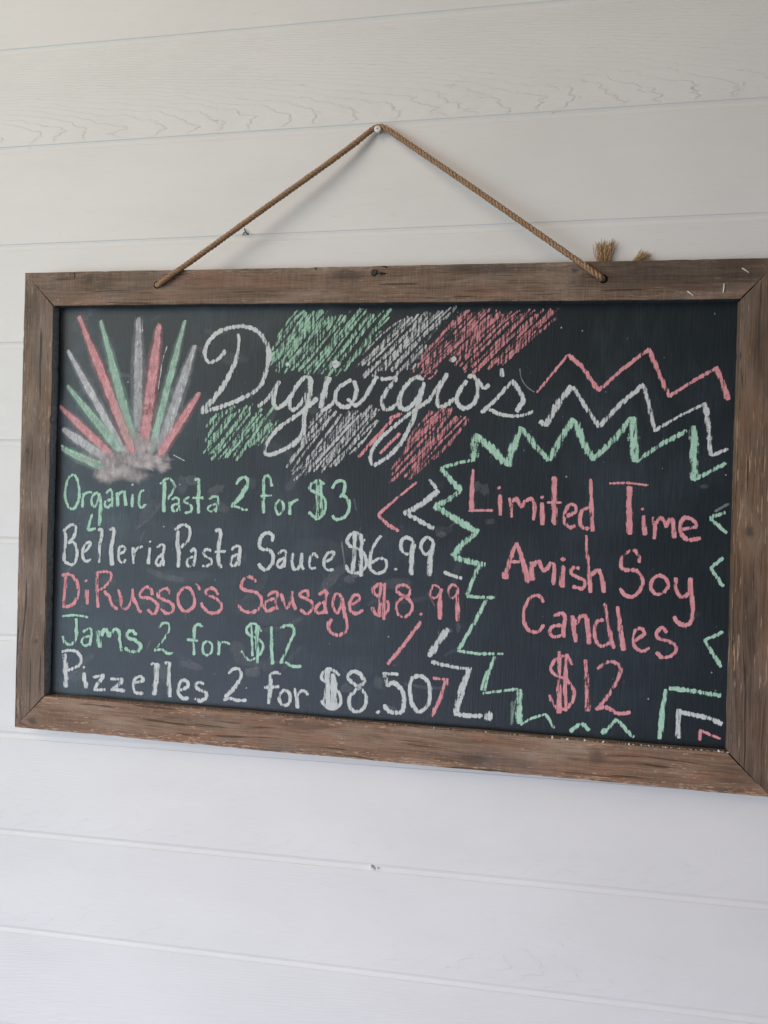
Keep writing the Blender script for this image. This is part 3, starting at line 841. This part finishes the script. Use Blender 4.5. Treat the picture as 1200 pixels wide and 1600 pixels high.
# --- zigzag borders
k = Chalk()
Z = 0.25
def zz(ck, c, reg, segs, pr=Z):
    for s in segs:
        w_ = s[0] if isinstance(s[0], str) else 'w%g' % s[0]
        write(ck, c, reg, [[w_] + list(s[1:])], 20, pr + 0.10, True)
zz(k, 'g', 'G', [(24, 112, 365, 230, 332, 330, 312), (54, 322, 310, 320, 220, 342, 150), (46, 350, 170, 430, 240, 525, 342), (48, 530, 355, 580, 200, 628, 110),
 (42, 640, 135, 700, 220, 795, 318), (46, 790, 315, 870, 180, 948, 55), (46, 955, 70, 1000, 200, 1072, 315),
 (38, 120, 365, 180, 440, 242, 512), (36, 240, 505, 150, 570, 70, 605), (42, 72, 600, 200, 680, 350, 770), (42, 335, 772, 250, 840, 188, 918), (40, 192, 922, 290, 950, 395, 970)])
zz(k, 'g', 'H', [(36, 375, 700, 480, 600, 590, 470), (54, 592, 462, 610, 712), (28, 612, 712, 740, 622, 895, 540)])
zz(k, 'g', 'I', [(32, 300, 135, 255, 230, 212, 345), (26, 210, 350, 300, 357, 405, 358), (28, 345, 372, 260, 530, 155, 708), (22, 148, 715, 290, 735, 458, 735),
 (24, 405, 745, 360, 850, 330, 985), (22, 345, 850, 308, 980), (22, 318, 1000, 440, 985, 555, 970)])
zz(k, 'g', 'J', [('w62-40', 560, 328, 562, 562), (20, 570, 568, 640, 527, 742, 495), (26, 738, 495, 770, 540, 797, 592)])
k.build('chalk_zigzag', 'green chalk zigzag border left of and above the pink offer')
k = Chalk()
zz(k, 'g', 'H', [(42, 930, 512, 935, 815), (22, 930, 812, 1112, 718)], 0.36); k.build('chalk_chevron', 'large green chalk angle in the upper right')
k = Chalk(); zz(k, 'p', 'H', [('w14-18', 65, 330, 240, 120), (26, 238, 120, 320, 190, 407, 320), (22, 403, 322, 540, 200, 692, 85), (27, 683, 85, 740, 220, 797, 355), (20, 793, 352, 930, 265, 1067, 188), (32, 1055, 195, 1095, 280, 1120, 372)], 0.30)
k.build('chalk_zigzag', 'pink chalk zigzag at the upper right')
k = Chalk(); zz(k, 'w', 'H', [(28, 78, 490, 118, 508), (36, 112, 512, 190, 380, 258, 292), (27, 262, 298, 330, 400, 412, 520), (26, 408, 518, 530, 390, 657, 283), (24, 655, 288, 690, 420, 715, 545), (18, 712, 542, 850, 460, 978, 398), (36, 985, 385, 1010, 455), (29, 1005, 440, 1025, 678), (20, 1028, 678, 1122, 640)], 0.33)
k.build('chalk_zigzag', 'white chalk zigzag at the upper right')
for (segs, reg, c, lab) in (
  ([('w20-26', 632, 122, 480, 245, 312, 392), (31, 318, 393, 400, 470, 487, 522)], 'C', 'p', 'pink chalk arrow beside the first price'),
  ([(28, 735, 98, 792, 175), (46, 812, 188, 690, 290, 525, 382), (34, 555, 383, 660, 440, 772, 502)], 'C', 'w', 'white chalk arrow beside the first price'),
  ([('w28', 1087, 688, 980, 727), (28, 985, 728, 1097, 828)], 'L', 'g', 'topmost small green chalk chevron by the right rail'),
  ([(27, 1062, 98, 968, 178), (28, 972, 172, 1062, 308)], 'M', 'g', 'middle small green chalk chevron by the right rail'),
  ([(26, 1062, 633, 922, 697), (32, 928, 692, 1048, 888)], 'M', 'g', 'lowest small green chalk chevron by the right rail'),
  ([('w34-22', 900, 612, 972, 560), (28, 982, 555, 1032, 607)], 'J', 'g', 'smaller green chalk peak under the candle price'),
  ([('w36-24', 258, 542, 362, 443), (26, 362, 448, 472, 568)], 'K', 'g', 'wider green chalk peak under the candle price'),
  ([('w26-42', 690, 243, 662, 400, 642, 578), (30, 708, 237, 850, 252, 1057, 288)], 'K', 'g', 'green chalk corner bracket at the lower right'),
  ([('w34-42', 775, 375, 770, 480, 770, 574), (32, 785, 398, 900, 420, 1000, 445, 1065, 480)], 'K', 'w', 'white chalk corner bracket at the lower right'),
  ([(28, 925, 512, 910, 587), (20, 920, 520, 1055, 578)], 'K', 'p', 'small pink chalk corner bracket at the lower right'),
  ([(29, 612, 388, 500, 545, 362, 712)], 'F', 'p', 'pink chalk slash below the sausage price'),
  ([(24, 703, 810, 760, 822, 820, 825), (34, 805, 832, 760, 960, 692, 1102)], 'F', 'p', 'pink chalk hook after the last price'),
  ([('w46', 817, 442, 740, 550, 672, 655), (30, 690, 690, 780, 715, 900, 737, 995, 745), (44, 978, 745, 930, 870, 872, 1082), (32, 862, 1082, 950, 1095, 1075, 1097), (72, 1090, 1098, 1150, 1105)], 'F', 'w', 'white chalk zigzag between the prices and the green border')):
    k = Chalk(); zz(k, c, reg, segs, 0.34)
    k.build('chalk_zigzag' if 'zigzag' in lab else 'chalk_chevron', lab)

# --- hatched bands behind the title
def hatch(ck, c, poly, ang, gap=3.7, w_=4.6, press=0.06, skip=0.05, ends=10):
    ca, sa = math.cos(ang), -math.sin(ang)                 # along the stroke, photograph pixels (y down)
    nx, ny = -sa, ca
    ds = [p[0] * nx + p[1] * ny for p in poly]
    d = min(ds) + 2
    while d < max(ds):
        d += gap * random.uniform(0.7, 1.3)
        dd = d; ts = []
        for a, b in zip(poly, poly[1:] + poly[:1]):
            da, db = a[0] * nx + a[1] * ny - dd, b[0] * nx + b[1] * ny - dd
            if da * db < 0:
                t = da / (da - db); x, y = a[0] + (b[0] - a[0]) * t, a[1] + (b[1] - a[1]) * t
                ts.append(x * ca + y * sa)
        ts.sort()
        for t0, t1 in zip(ts[0::2], ts[1::2]):
            if random.random() < skip or t1 - t0 < 8: continue
            t0 += random.uniform(-ends, ends); t1 += random.uniform(-ends, ends)
            tilt = random.gauss(0, 0.03); bow = random.gauss(0, 2.0)
            pts = []
            for q in range(7):
                u = q / 6; t = t0 + (t1 - t0) * u
                o_ = dd + (u - .5) * (t1 - t0) * tilt + bow * (4 * u * (1 - u)) + random.gauss(0, .5)
                pts.append((t * ca + o_ * nx, t * sa + o_ * ny))
            ww = w_ * random.uniform(0.7, 1.25)
            ck.ribbon(resample(catmull(pts), 3), ww * 1.3, M_hatch[c], press + 0.10 + random.uniform(-.08, .08), 0.16)
A50 = math.radians(52)
k = Chalk(); hatch(k, 'g', px('N', [(480,320),(580,120),(640,78),(870,72),(1130,72),(1240,75),(1150,240),(1010,380),(920,455),(810,465),(640,435),(510,415)]), A50); k.build('chalk_hatching', 'green chalk hatching above the title')
k = Chalk(); hatch(k, 'w', px('O', [(0,345),(60,240),(240,75),(400,60),(560,62),(370,230),(300,380),(230,390),(40,405)]), math.radians(45), 4.7, 5.2, 0.08); k.build('chalk_hatching', 'white chalk hatching above the title')
k = Chalk(); hatch(k, 'p', px('O', [(310,370),(420,200),(580,62),(960,55),(1120,60),(1000,180),(880,300),(700,385),(600,390),(575,330),(480,310),(400,430)]), math.radians(45)); k.build('chalk_hatching', 'pink chalk hatching above the title')
k = Chalk(); hatch(k, 'g', px('N', [(90,920),(110,740),(230,690),(380,660),(500,690),(530,780),(440,880),(280,990),(150,980)]), A50); k.build('chalk_hatching', 'green chalk hatching below the title')
k = Chalk(); hatch(k, 'w', px('N', [(605,1030),(690,870),(750,715),(850,700),(1110,680),(1190,720),(1060,900),(900,1030),(640,1100)]), math.radians(50)); k.build('chalk_hatching', 'white chalk hatching below the title')
k = Chalk(); hatch(k, 'p', px('O', [(180,980),(260,800),(340,640),(460,610),(630,630),(500,800),(330,950)]), math.radians(48))
zz(k, 'p', 'O', [(20, 0, 862, 110, 740, 190, 650), (26, 170, 650, 240, 622), (20, 118, 842, 230, 730)], 0.25)
k.build('chalk_hatching', 'pink chalk hatching below the title')

# --- the starburst and its smudged foot
k = Chalk()
def ray(c, x0, y0, x1, y1, wa, wb, pr=0.85, core=True):
    a, b = px('P', [(x0, y0), (x1, y1)]); s = 4.8
    b = (b[0] + (b[0] - a[0]) * 0.13, b[1] + (b[1] - a[1]) * 0.13)
    L = math.hypot(b[0] - a[0], b[1] - a[1]); n = max(6, int(L / 3))
    pts = [(a[0] + (b[0] - a[0]) * i / n, a[1] + (b[1] - a[1]) * i / n) for i in range(n + 1)]
    ws = [1.55 * (wa + (wb - wa) * i / n) / s * (0.55 + 0.45 * smoothstep(0, 0.35, i / n)) for i in range(n + 1)]
    k.ribbon(pts, [q * 1.7 for q in ws], M_smear[c], 0.22, 0.05, False, True)   # rubbed halo
    k.ribbon(pts, ws, M_smear[c], min(1.0, pr * 1.2), 0.05, False, True)
    if core:
        dx, dy = (b[0] - a[0]) / L, (b[1] - a[1]) / L
        for q in range(7):                                 # dry streaks left of the stick
            o0 = random.uniform(-.36, .36); o1 = o0 + random.uniform(-.08, .08)
            i0 = int(n * random.uniform(0, .35)); i1 = int(n * random.uniform(.45, .86))
            pp = []
            for i in range(i0, i1):
                o_ = (o0 + (o1 - o0) * (i - i0) / max(1, i1 - i0)) * ws[i]
                pp.append((pts[i][0] - dy * o_, pts[i][1] + dx * o_))
            k.ribbon(pp, random.uniform(1.6, 4.2), M_chalk[c], random.uniform(-.22, .16), 0.2)
ray('w', 120, 365, 500, 1055, 38, 48, 0.85); ray('p', 205, 110, 575, 1040, 44, 52, 0.95); ray('g', 370, 140, 600, 1010, 34, 62, 0.8)
ray('w', 655, 115, 648, 1020, 52, 52, 0.6); ray('p', 810, 165, 700, 1050, 58, 64, 0.8); ray('g', 1005, 140, 765, 1070, 34, 46, 0.75)
ray('w', 1082, 325, 830, 1070, 46, 72, 0.65); ray('p', 1118, 680, 835, 1120, 44, 44, 0.95); ray('g', 115, 630, 485, 1085, 34, 58, 0.65)
ray('p', 60, 785, 435, 1145, 38, 56, 0.95); ray('w', 78, 955, 405, 1185, 56, 46, 0.8); ray('g', 70, 1105, 395, 1250, 44, 54, 0.75)
write(k, 'w', 'P', [['w10', 870, 342, 835, 450, 800, 690], ['w12', 686, 118, 684, 230], ['w12', 636, 118, 640, 170], ['w16', 985, 680, 940, 760, 900, 900], ['w9', 905, 1150, 1000, 1200, 'a0.1'][:5]], 12, 0.10)
write(k, 'g', 'P', [['w22', 72, 1085, 200, 1150, 375, 1215]], 22, 0.16)
for (x, y, rx, ry, pr) in ((640,1190,210,75,.42),(600,1110,130,80,.38),(420,1300,110,70,.48),(520,1290,140,70,.42),(830,1240,70,50,.60),(760,1190,140,60,.5),(690,1080,150,80,.38),(640,1310,110,60,.25),(440,1200,90,80,.4),(700,1230,120,45,.45),(330,1180,160,60,.16)):
    (a, b), = px('P', [(x, y)])
    k.disc(a, b, 1.3 * rx / 4.8, 1.3 * ry / 4.8, M_smear['d'], min(1.0, pr * 2.2))
k.build('chalk_starburst', 'smeared green, pink and white chalk rays over a smudged cloud')

# --- ghosts of rubbed-out writing and loose dust
k = Chalk()
for (x, y, rx, ry, pr, rot) in ((300,750,14,10,.16,.3),(338,766,16,9,.13,-.6),(345,792,20,10,.10,.4),(285,758,10,18,.10,0),(372,1012,14,16,.10,0),(300,1040,24,8,.13,.2),
    (395,1050,16,10,.16,0),(255,1048,12,16,.13,0),(546,905,12,9,.15,0),(556,898,6,6,.18,0),(700,985,10,5,.14,0),(716,980,5,12,.12,0),(745,760,9,11,.14,0),(757,765,10,12,.12,0),
    (690,835,12,6,.10,0),(765,815,10,6,.10,0),(498,790,14,5,.12,-.4),(540,1075,12,9,.12,0),(610,1108,14,6,.16,0),(480,640,20,10,.08,0),(150,580,50,40,.05,0),(500,860,60,25,.035,0),
    (240,830,90,20,.04,0),(200,690,100,30,.05,0),(120,520,30,60,.05,0),(420,960,70,18,.05,.2),(1085,960,12,5,.05,0),(1100,760,8,4,.12,0),(280,900,60,14,.05,0),(365,560,26,12,.08,0)):
    k.disc(x, y, rx, ry, M_smear['w'], pr * 0.8, rot)
for i in range(46):                                    # sweeps of a dry cloth
    x = 100 + 620 * random.random() ** 1.3; y = random.uniform(500, 1080); a = random.gauss(-0.35, 0.5); L = random.uniform(18, 70)
    bw = random.uniform(-7, 7)
    k.ribbon(resample(catmull([(x, y), (x + L * .5 * math.cos(a) + bw * .4, y + L * .5 * math.sin(a) + bw), (x + L * math.cos(a), y + L * math.sin(a))]), 3), random.uniform(5, 22), M_smear['w'], random.uniform(.03, .10), 0.1, True, True)
for i in range(30):
    x = 100 + 640 * random.random() ** 1.2; y = random.uniform(500, 1080); a = random.gauss(-0.9, 0.7); L = random.uniform(6, 22)
    k.ribbon(resample([(x, y), (x + L * math.cos(a), y + L * math.sin(a))], 2), random.uniform(1.2, 3), M_smear['w'], random.uniform(.08, .24), 0.1, True, True)
k.ribbon(resample(catmull([(812, 575), (815, 592), (824, 605), (836, 613)]), 2), 2.4, M_smear['w'], 0.35, 0.1, True, True)
k.ribbon(resample([(800, 1095), (800, 1133)], 2), 6, M_smear['g'], 0.35, 0.1, True, True)
k.ribbon(resample([(806, 1092), (798, 1134)], 2), 3, M_smear['g'], 0.4, 0.1, True, True)
k.ribbon(resample([(1116, 800), (1128, 793), (1140, 786)], 2), 5, M_smear['g'], 0.4, 0.1, True, True)
k.ribbon(resample([(534, 845), (539, 884)], 2), 3, M_smear['w'], 0.3, 0.1, True, True)
k.ribbon(resample([(668, 925), (680, 948)], 2), 3, M_smear['p'], 0.3, 0.1, True, True)
for (x, y) in ((470,742),(1134,742),(1112,1051),(1118,1079),(1013,1092),(385,1075),(607,995),(213,600),(200,597),(256,823),(281,757),(275,760),(877,512),(910,517),(885,745)):
    k.disc(x, y, 1.7, 1.7, M_smear['w'], 0.75, 0, 8)
for i in range(150):
    x, y = random.uniform(100, 1130), random.uniform(490, 1090)
    r = random.uniform(0.5, 1.3)
    k.disc(x, y, r, r * random.uniform(1, 2.2), M_smear['w'], random.uniform(.12, .42), 0, 7)
k.build('chalk_dust', 'faint smudges and specks of rubbed out chalk', 'stuff')

# ------------------------------------------------------------------ tubes: rope, staples, wire
def tube_into(bm, pts, rad, seg=8, mi=0, cap=True):
    n = len(pts); prev = None; rings = []
    up = Vector((0.13, -0.95, 0.28))
    for i in range(n):
        a, b = pts[max(0, i - 1)], pts[min(n - 1, i + 1)]
        t = (b - a).normalized()
        u = (up - t * up.dot(t)).normalized() if prev is None else (prev - t * prev.dot(t)).normalized()
        prev = u; v = t.cross(u)
        r = rad[i] if isinstance(rad, list) else rad
        rings.append([bm.verts.new(pts[i] + (u * math.cos(2 * math.pi * k / seg) + v * math.sin(2 * math.pi * k / seg)) * r) for k in range(seg)])
    for a, b in zip(rings, rings[1:]):
        for k in range(seg):
            f = bm.faces.new((a[k], a[(k + 1) % seg], b[(k + 1) % seg], b[k])); f.material_index = mi; f.smooth = True
    if cap:
        bm.faces.new(rings[0][::-1]).material_index = mi; bm.faces.new(rings[-1]).material_index = mi
def mesh_of(bm, name):
    bmesh.ops.recalc_face_normals(bm, faces=bm.faces[:])
    me = bpy.data.meshes.new(name); bm.to_mesh(me); bm.free(); return me
def bez(p, per=24):
    out = []
    q = [p[0]] + p + [p[-1]]
    for i in range(1, len(q) - 2):
        a, b, c, d = q[i - 1:i + 3]
        for k_ in range(per):
            t = k_ / per
            out.append(0.5 * (2 * b + (c - a) * t + (2 * a - 5 * b + 4 * c - d) * t * t + (3 * b - a - 3 * c + d) * t ** 3))
    out.append(p[-1]); return out
def even(p, step):
    out = [p[0]]; need = step
    for a, b in zip(p, p[1:]):
        l = (b - a).length
        while l >= need:
            a = a + (b - a) * (need / l); out.append(a); l = (b - a).length; need = step
        need -= l
    out.append(p[-1]); return out

def wpt(x, y, depth): return loc(at(x, y, depth))
rp = [wpt(243, 447, -0.012), wpt(245.5, 445.5, -0.026), wpt(250, 442.5, -0.0362), wpt(275, 425, -0.0358), wpt(330, 386, -0.0322), wpt(420, 321, -0.0265), wpt(510, 257, -0.0192),
      wpt(560, 220, -0.0110), wpt(577, 206, -0.0080), wpt(590, 198.5, -0.0066), wpt(603, 201, -0.0080), wpt(630, 219, -0.0115), wpt(720, 280.5, -0.0215), wpt(820, 350, -0.0290), wpt(900, 406, -0.0350),
      wpt(932, 429, -0.0366), wpt(941, 435.5, -0.030), wpt(944, 438, -0.012)]
path = even(bez(rp), 0.0012)
bm = bmesh.new()
tw = random.Random(5)
HR, SR, PT = 0.00190, 0.00176, 0.0150
length = 0.0; lens = [0.0]
for a, b in zip(path, path[1:]): length += (b - a).length; lens.append(length)
wobv = [tw.gauss(0, 1) for _ in range(int(length / 0.01) + 3)]
def wob(s):
    i = int(s / 0.01); f = s / 0.01 - i
    return wobv[i] * (1 - f) + wobv[i + 1] * f
for strand in range(3):
    pts = []; rads = []
    for i, p in enumerate(path):
        t = (path[min(i + 1, len(path) - 1)] - path[max(i - 1, 0)]).normalized()
        u = (Vector((0, -1, 0)) - t * (-t.y)).normalized(); v = t.cross(u)
        ph = 2 * math.pi * (lens[i] / PT + strand / 3) + 0.35 * wob(lens[i])
        pts.append(p + (u * math.cos(ph) + v * math.sin(ph)) * HR)
        rads.append(SR * (1 + 0.06 * wob((lens[i] + strand * .037) % length)))
    tube_into(bm, pts, rads, 7)
# loose fibres
for i in range(520):
    j = tw.randrange(6, len(path) - 6); p = path[j]
    t = (path[j + 1] - path[j - 1]).normalized()
    d = Vector((tw.gauss(0, 1), tw.gauss(0, 1), tw.gauss(0, 1))); d = (d - t * d.dot(t)).normalized()
    if d.y > 0.4: d.y = -d.y
    l = tw.uniform(0.0012, 0.0045)
    q0 = p + d * 0.0027; q1 = q0 + t * l * tw.choice((-1, 1)) + d * l * 0.25; q2 = q1 + t * l * tw.uniform(-.3, .6) + d * l * tw.uniform(.1, .5)
    tube_into(bm, [q0, q1, q2], [0.00012, 0.0001, 0.00005], 3, 0, False)
rope = link('hanging_rope', mesh_of(bm, 'hanging_rope'), M_jute, sign)

def fray(root, tips, n, spread, seed, thick):
    r = random.Random(seed); bm = bmesh.new()
    a = wpt(root[0], root[1], -0.004)
    for i in range(n):
        u = r.uniform(0, 1)
        x = tips[0][0] + (tips[1][0] - tips[0][0]) * u + r.gauss(0, spread); y = tips[0][1] + (tips[1][1] - tips[0][1]) * u + r.gauss(0, spread * 1.3)
        e = wpt(x, y, -0.004 + r.gauss(0, 0.0022) - 0.002)
        s = a + Vector((r.gauss(0, 1) * thick, r.gauss(0, 1) * 0.0010, 0))
        m = s.lerp(e, 0.5) + Vector((r.gauss(0, 0.0016), r.gauss(0, 0.0012), 0.0012))
        tube_into(bm, bez([s, m, e], 4), [0.00034 * r.uniform(.7, 1.2)] * 8 + [0.00016], 4, 0, False)
    return link('frayed_end', mesh_of(bm, 'frayed_end'), M_fray, rope)
fray((940, 424), ((929, 382), (961, 379)), 95, 3.0, 11, 0.0024)
fray((985, 420), ((1001, 392), (1017, 402)), 70, 2.6, 12, 0.0022)

# ------------------------------------------------------------------ small metal in the frame
def staple(p0, p1, z=0.0006):
    a, b = loc(at(*p0, YF)), loc(at(*p1, YF))
    bm = bmesh.new()
    fr = Vector((0, -1, 0))
    pts = [a - fr * 0.004, a + fr * z * .6, a.lerp(b, 0.12) + fr * z, a.lerp(b, 0.88) + fr * z, b + fr * z * .6, b - fr * 0.004]
    tube_into(bm, pts, 0.00085, 6)
    return link('staple', mesh_of(bm, 'staple'), M_steel, top)
staple((1160, 419.5), (1170, 426)); staple((1131.5, 443.5), (1130, 457)); staple((1074.5, 455.5), (1083.5, 462.5))

bm = bmesh.new()                                      # dark screw in the top rail
c = loc(at(584.5, 426, YF))
M = Matrix.Translation((c.x, c.y - 0.0012, c.z)) @ Matrix.Rotation(math.pi / 2, 4, 'X')
bmesh.ops.create_cone(bm, cap_ends=True, segments=20, radius1=0.0042, radius2=0.0034, depth=0.0026, matrix=M)
for s in (0, 1):
    R = Matrix.Rotation(0.5 + s * math.pi / 2, 4, 'Y')
    bmesh.ops.create_cube(bm, size=1.0, matrix=Matrix.Translation((c.x, c.y - 0.0024, c.z)) @ R @ Matrix.Diagonal((0.0044, 0.0006, 0.0009, 1)))
sc = loc(at(598, 427.5, YF)); 
tube_into(bm, [Vector((c.x + .003, c.y - .0004, c.z)), Vector((sc.x - .003, c.y - .0012, sc.z)), Vector((sc.x + .004, c.y - .0004, sc.z - .0003))], [0.0011, 0.0017, 0.0006], 8)  # dark sliver modelled as the cast shadow right of the head
link('screw_with_shadow', mesh_of(bm, 'screw_with_shadow'), M_screw_shadow, top)

# chalk crumbs that settled on the ledge of the bottom rail
cr = random.Random(3); bm = bmesh.new()
def crumb(x, y, s, depth):
    p = loc(at(x, y, depth))
    m = Matrix.Translation(p) @ Matrix.Rotation(cr.uniform(0, 3), 4, 'Y') @ Matrix.Diagonal((s * cr.uniform(1, 1.9), s * .8, s * .65, 1))
    g = bmesh.ops.create_icosphere(bm, subdivisions=1, radius=1.0, matrix=m)
    for v in g['verts']: v.co += Vector((cr.uniform(-.25, .25), cr.uniform(-.25, .25), cr.uniform(-.25, .25))) * s
for (x, s) in ((320,.7),(432,.6),(540,.7),(678,1.5),(760,1.2),(805,1.0),(812,.8),(863,1.6),(886,1.3),(914,1.7),(942,1.2),(983,1.3),(1002,.9),(1040,.8),(1062,.9),(1096,1.4),(1124,1.5),(1137,1.0)):
    y = 1087.5 + (1177 - 1087.5) * (x - 69) / (1138.5 - 69)
    crumb(x, y - 1.0, s * 0.0012, YF + cr.uniform(0.0010, 0.003))
for i in range(800):
    x = 80 + 1055 * cr.random() ** 0.75; y = 1087.5 + (1177 - 1087.5) * (x - 69) / (1138.5 - 69)
    crumb(x, y - 1.2, cr.uniform(0.0002, 0.0006), YF + cr.uniform(0.001, 0.006))
o = link('chalk_crumbs', mesh_of(bm, 'chalk_crumbs'), M_crumb, bot)
o['kind'] = 'stuff'

# ------------------------------------------------------------------ things on the wall
NY = -0.0118                                            # how far the head stands off the wall
pn = at(590, 201.5, NY); pw = Vector((pn.x, 0, pn.z))
nail = empty('wall_nail', pw)
tag(nail, 'white round headed nail in the wall holding the peak of the rope', 'nail')
bm = bmesh.new()
bmesh.ops.create_cone(bm, cap_ends=True, segments=28, radius1=0.0022, radius2=0.0044, depth=0.0022, matrix=Matrix.Translation((0, NY + 0.0012, 0)) @ Matrix.Rotation(math.pi / 2, 4, 'X'))
bmesh.ops.create_uvsphere(bm, u_segments=20, v_segments=10, radius=1, matrix=Matrix.Translation((0, NY + 0.0002, 0)) @ Matrix.Diagonal((0.0043, 0.0011, 0.0043, 1)))
for f in bm.faces: f.smooth = True
link('nail_head', mesh_of(bm, 'nail_head'), M_nail, nail)
bm = bmesh.new()
bmesh.ops.create_cone(bm, cap_ends=True, segments=14, radius1=0.0012, radius2=0.0012, depth=0.020, matrix=Matrix.Translation((0, -0.001, 0)) @ Matrix.Rotation(math.pi / 2, 4, 'X'))
link('nail_shank', mesh_of(bm, 'nail_shank'), M_steel, nail)
bm = bmesh.new()
bmesh.ops.create_uvsphere(bm, u_segments=10, v_segments=6, radius=1, matrix=Matrix.Translation((-0.0004, NY - 0.0008, 0.0002)) @ Matrix.Diagonal((0.0009, 0.0004, 0.0009, 1)))
link('head_dimple', mesh_of(bm, 'head_dimple'), M_wire, nail)

hp = at(383, 362, -0.001)
bm = bmesh.new()
def wv(x, y, d): return at(x, y, d) - hp
tube_into(bm, [wv(381.6, 356.5, 0.001), wv(382.2, 359, -0.0016), wv(383.6, 362.6, -0.003), wv(386.0, 365.2, -0.004), wv(388.0, 366.0, -0.004)], [0.0006, 0.0006, 0.0007, 0.0010, 0.0014], 8)
tube_into(bm, [wv(383.2, 362.2, -0.003), wv(380.6, 364.4, -0.0022), wv(379.4, 367.8, -0.0006)], [0.0006, 0.0007, 0.0006], 8)
o = link('bent_wire', mesh_of(bm, 'bent_wire'), M_wire)
o.location = hp
tag(o, 'tiny dark forked wire sticking out of the white wall under the left rope', 'wire')

bp = at(585, 1357, 0.0)
br = random.Random(9)
bm = bmesh.new()
for (x, y, s) in ((580, 1354.5, .0022), (583.5, 1357.5, .0016), (589.5, 1357, .0013)):
    p = at(x, y, 0.0) - bp
    g = bmesh.ops.create_icosphere(bm, subdivisions=2, radius=1, matrix=Matrix.Translation((p.x, 0, p.z)) @ Matrix.Diagonal((s * 1.2, s * 1.2, s, 1)))
    for v in g['verts']: v.co += Vector((br.uniform(-1, 1), br.uniform(-1, 1), br.uniform(-1, 1))) * s * 0.14
for f in bm.faces: f.smooth = True
o = link('filler_blob', mesh_of(bm, 'filler_blob'), M_blob)
o.location = bp
tag(o, 'small white lump of filler on the wall groove below the chalkboard', 'filler')
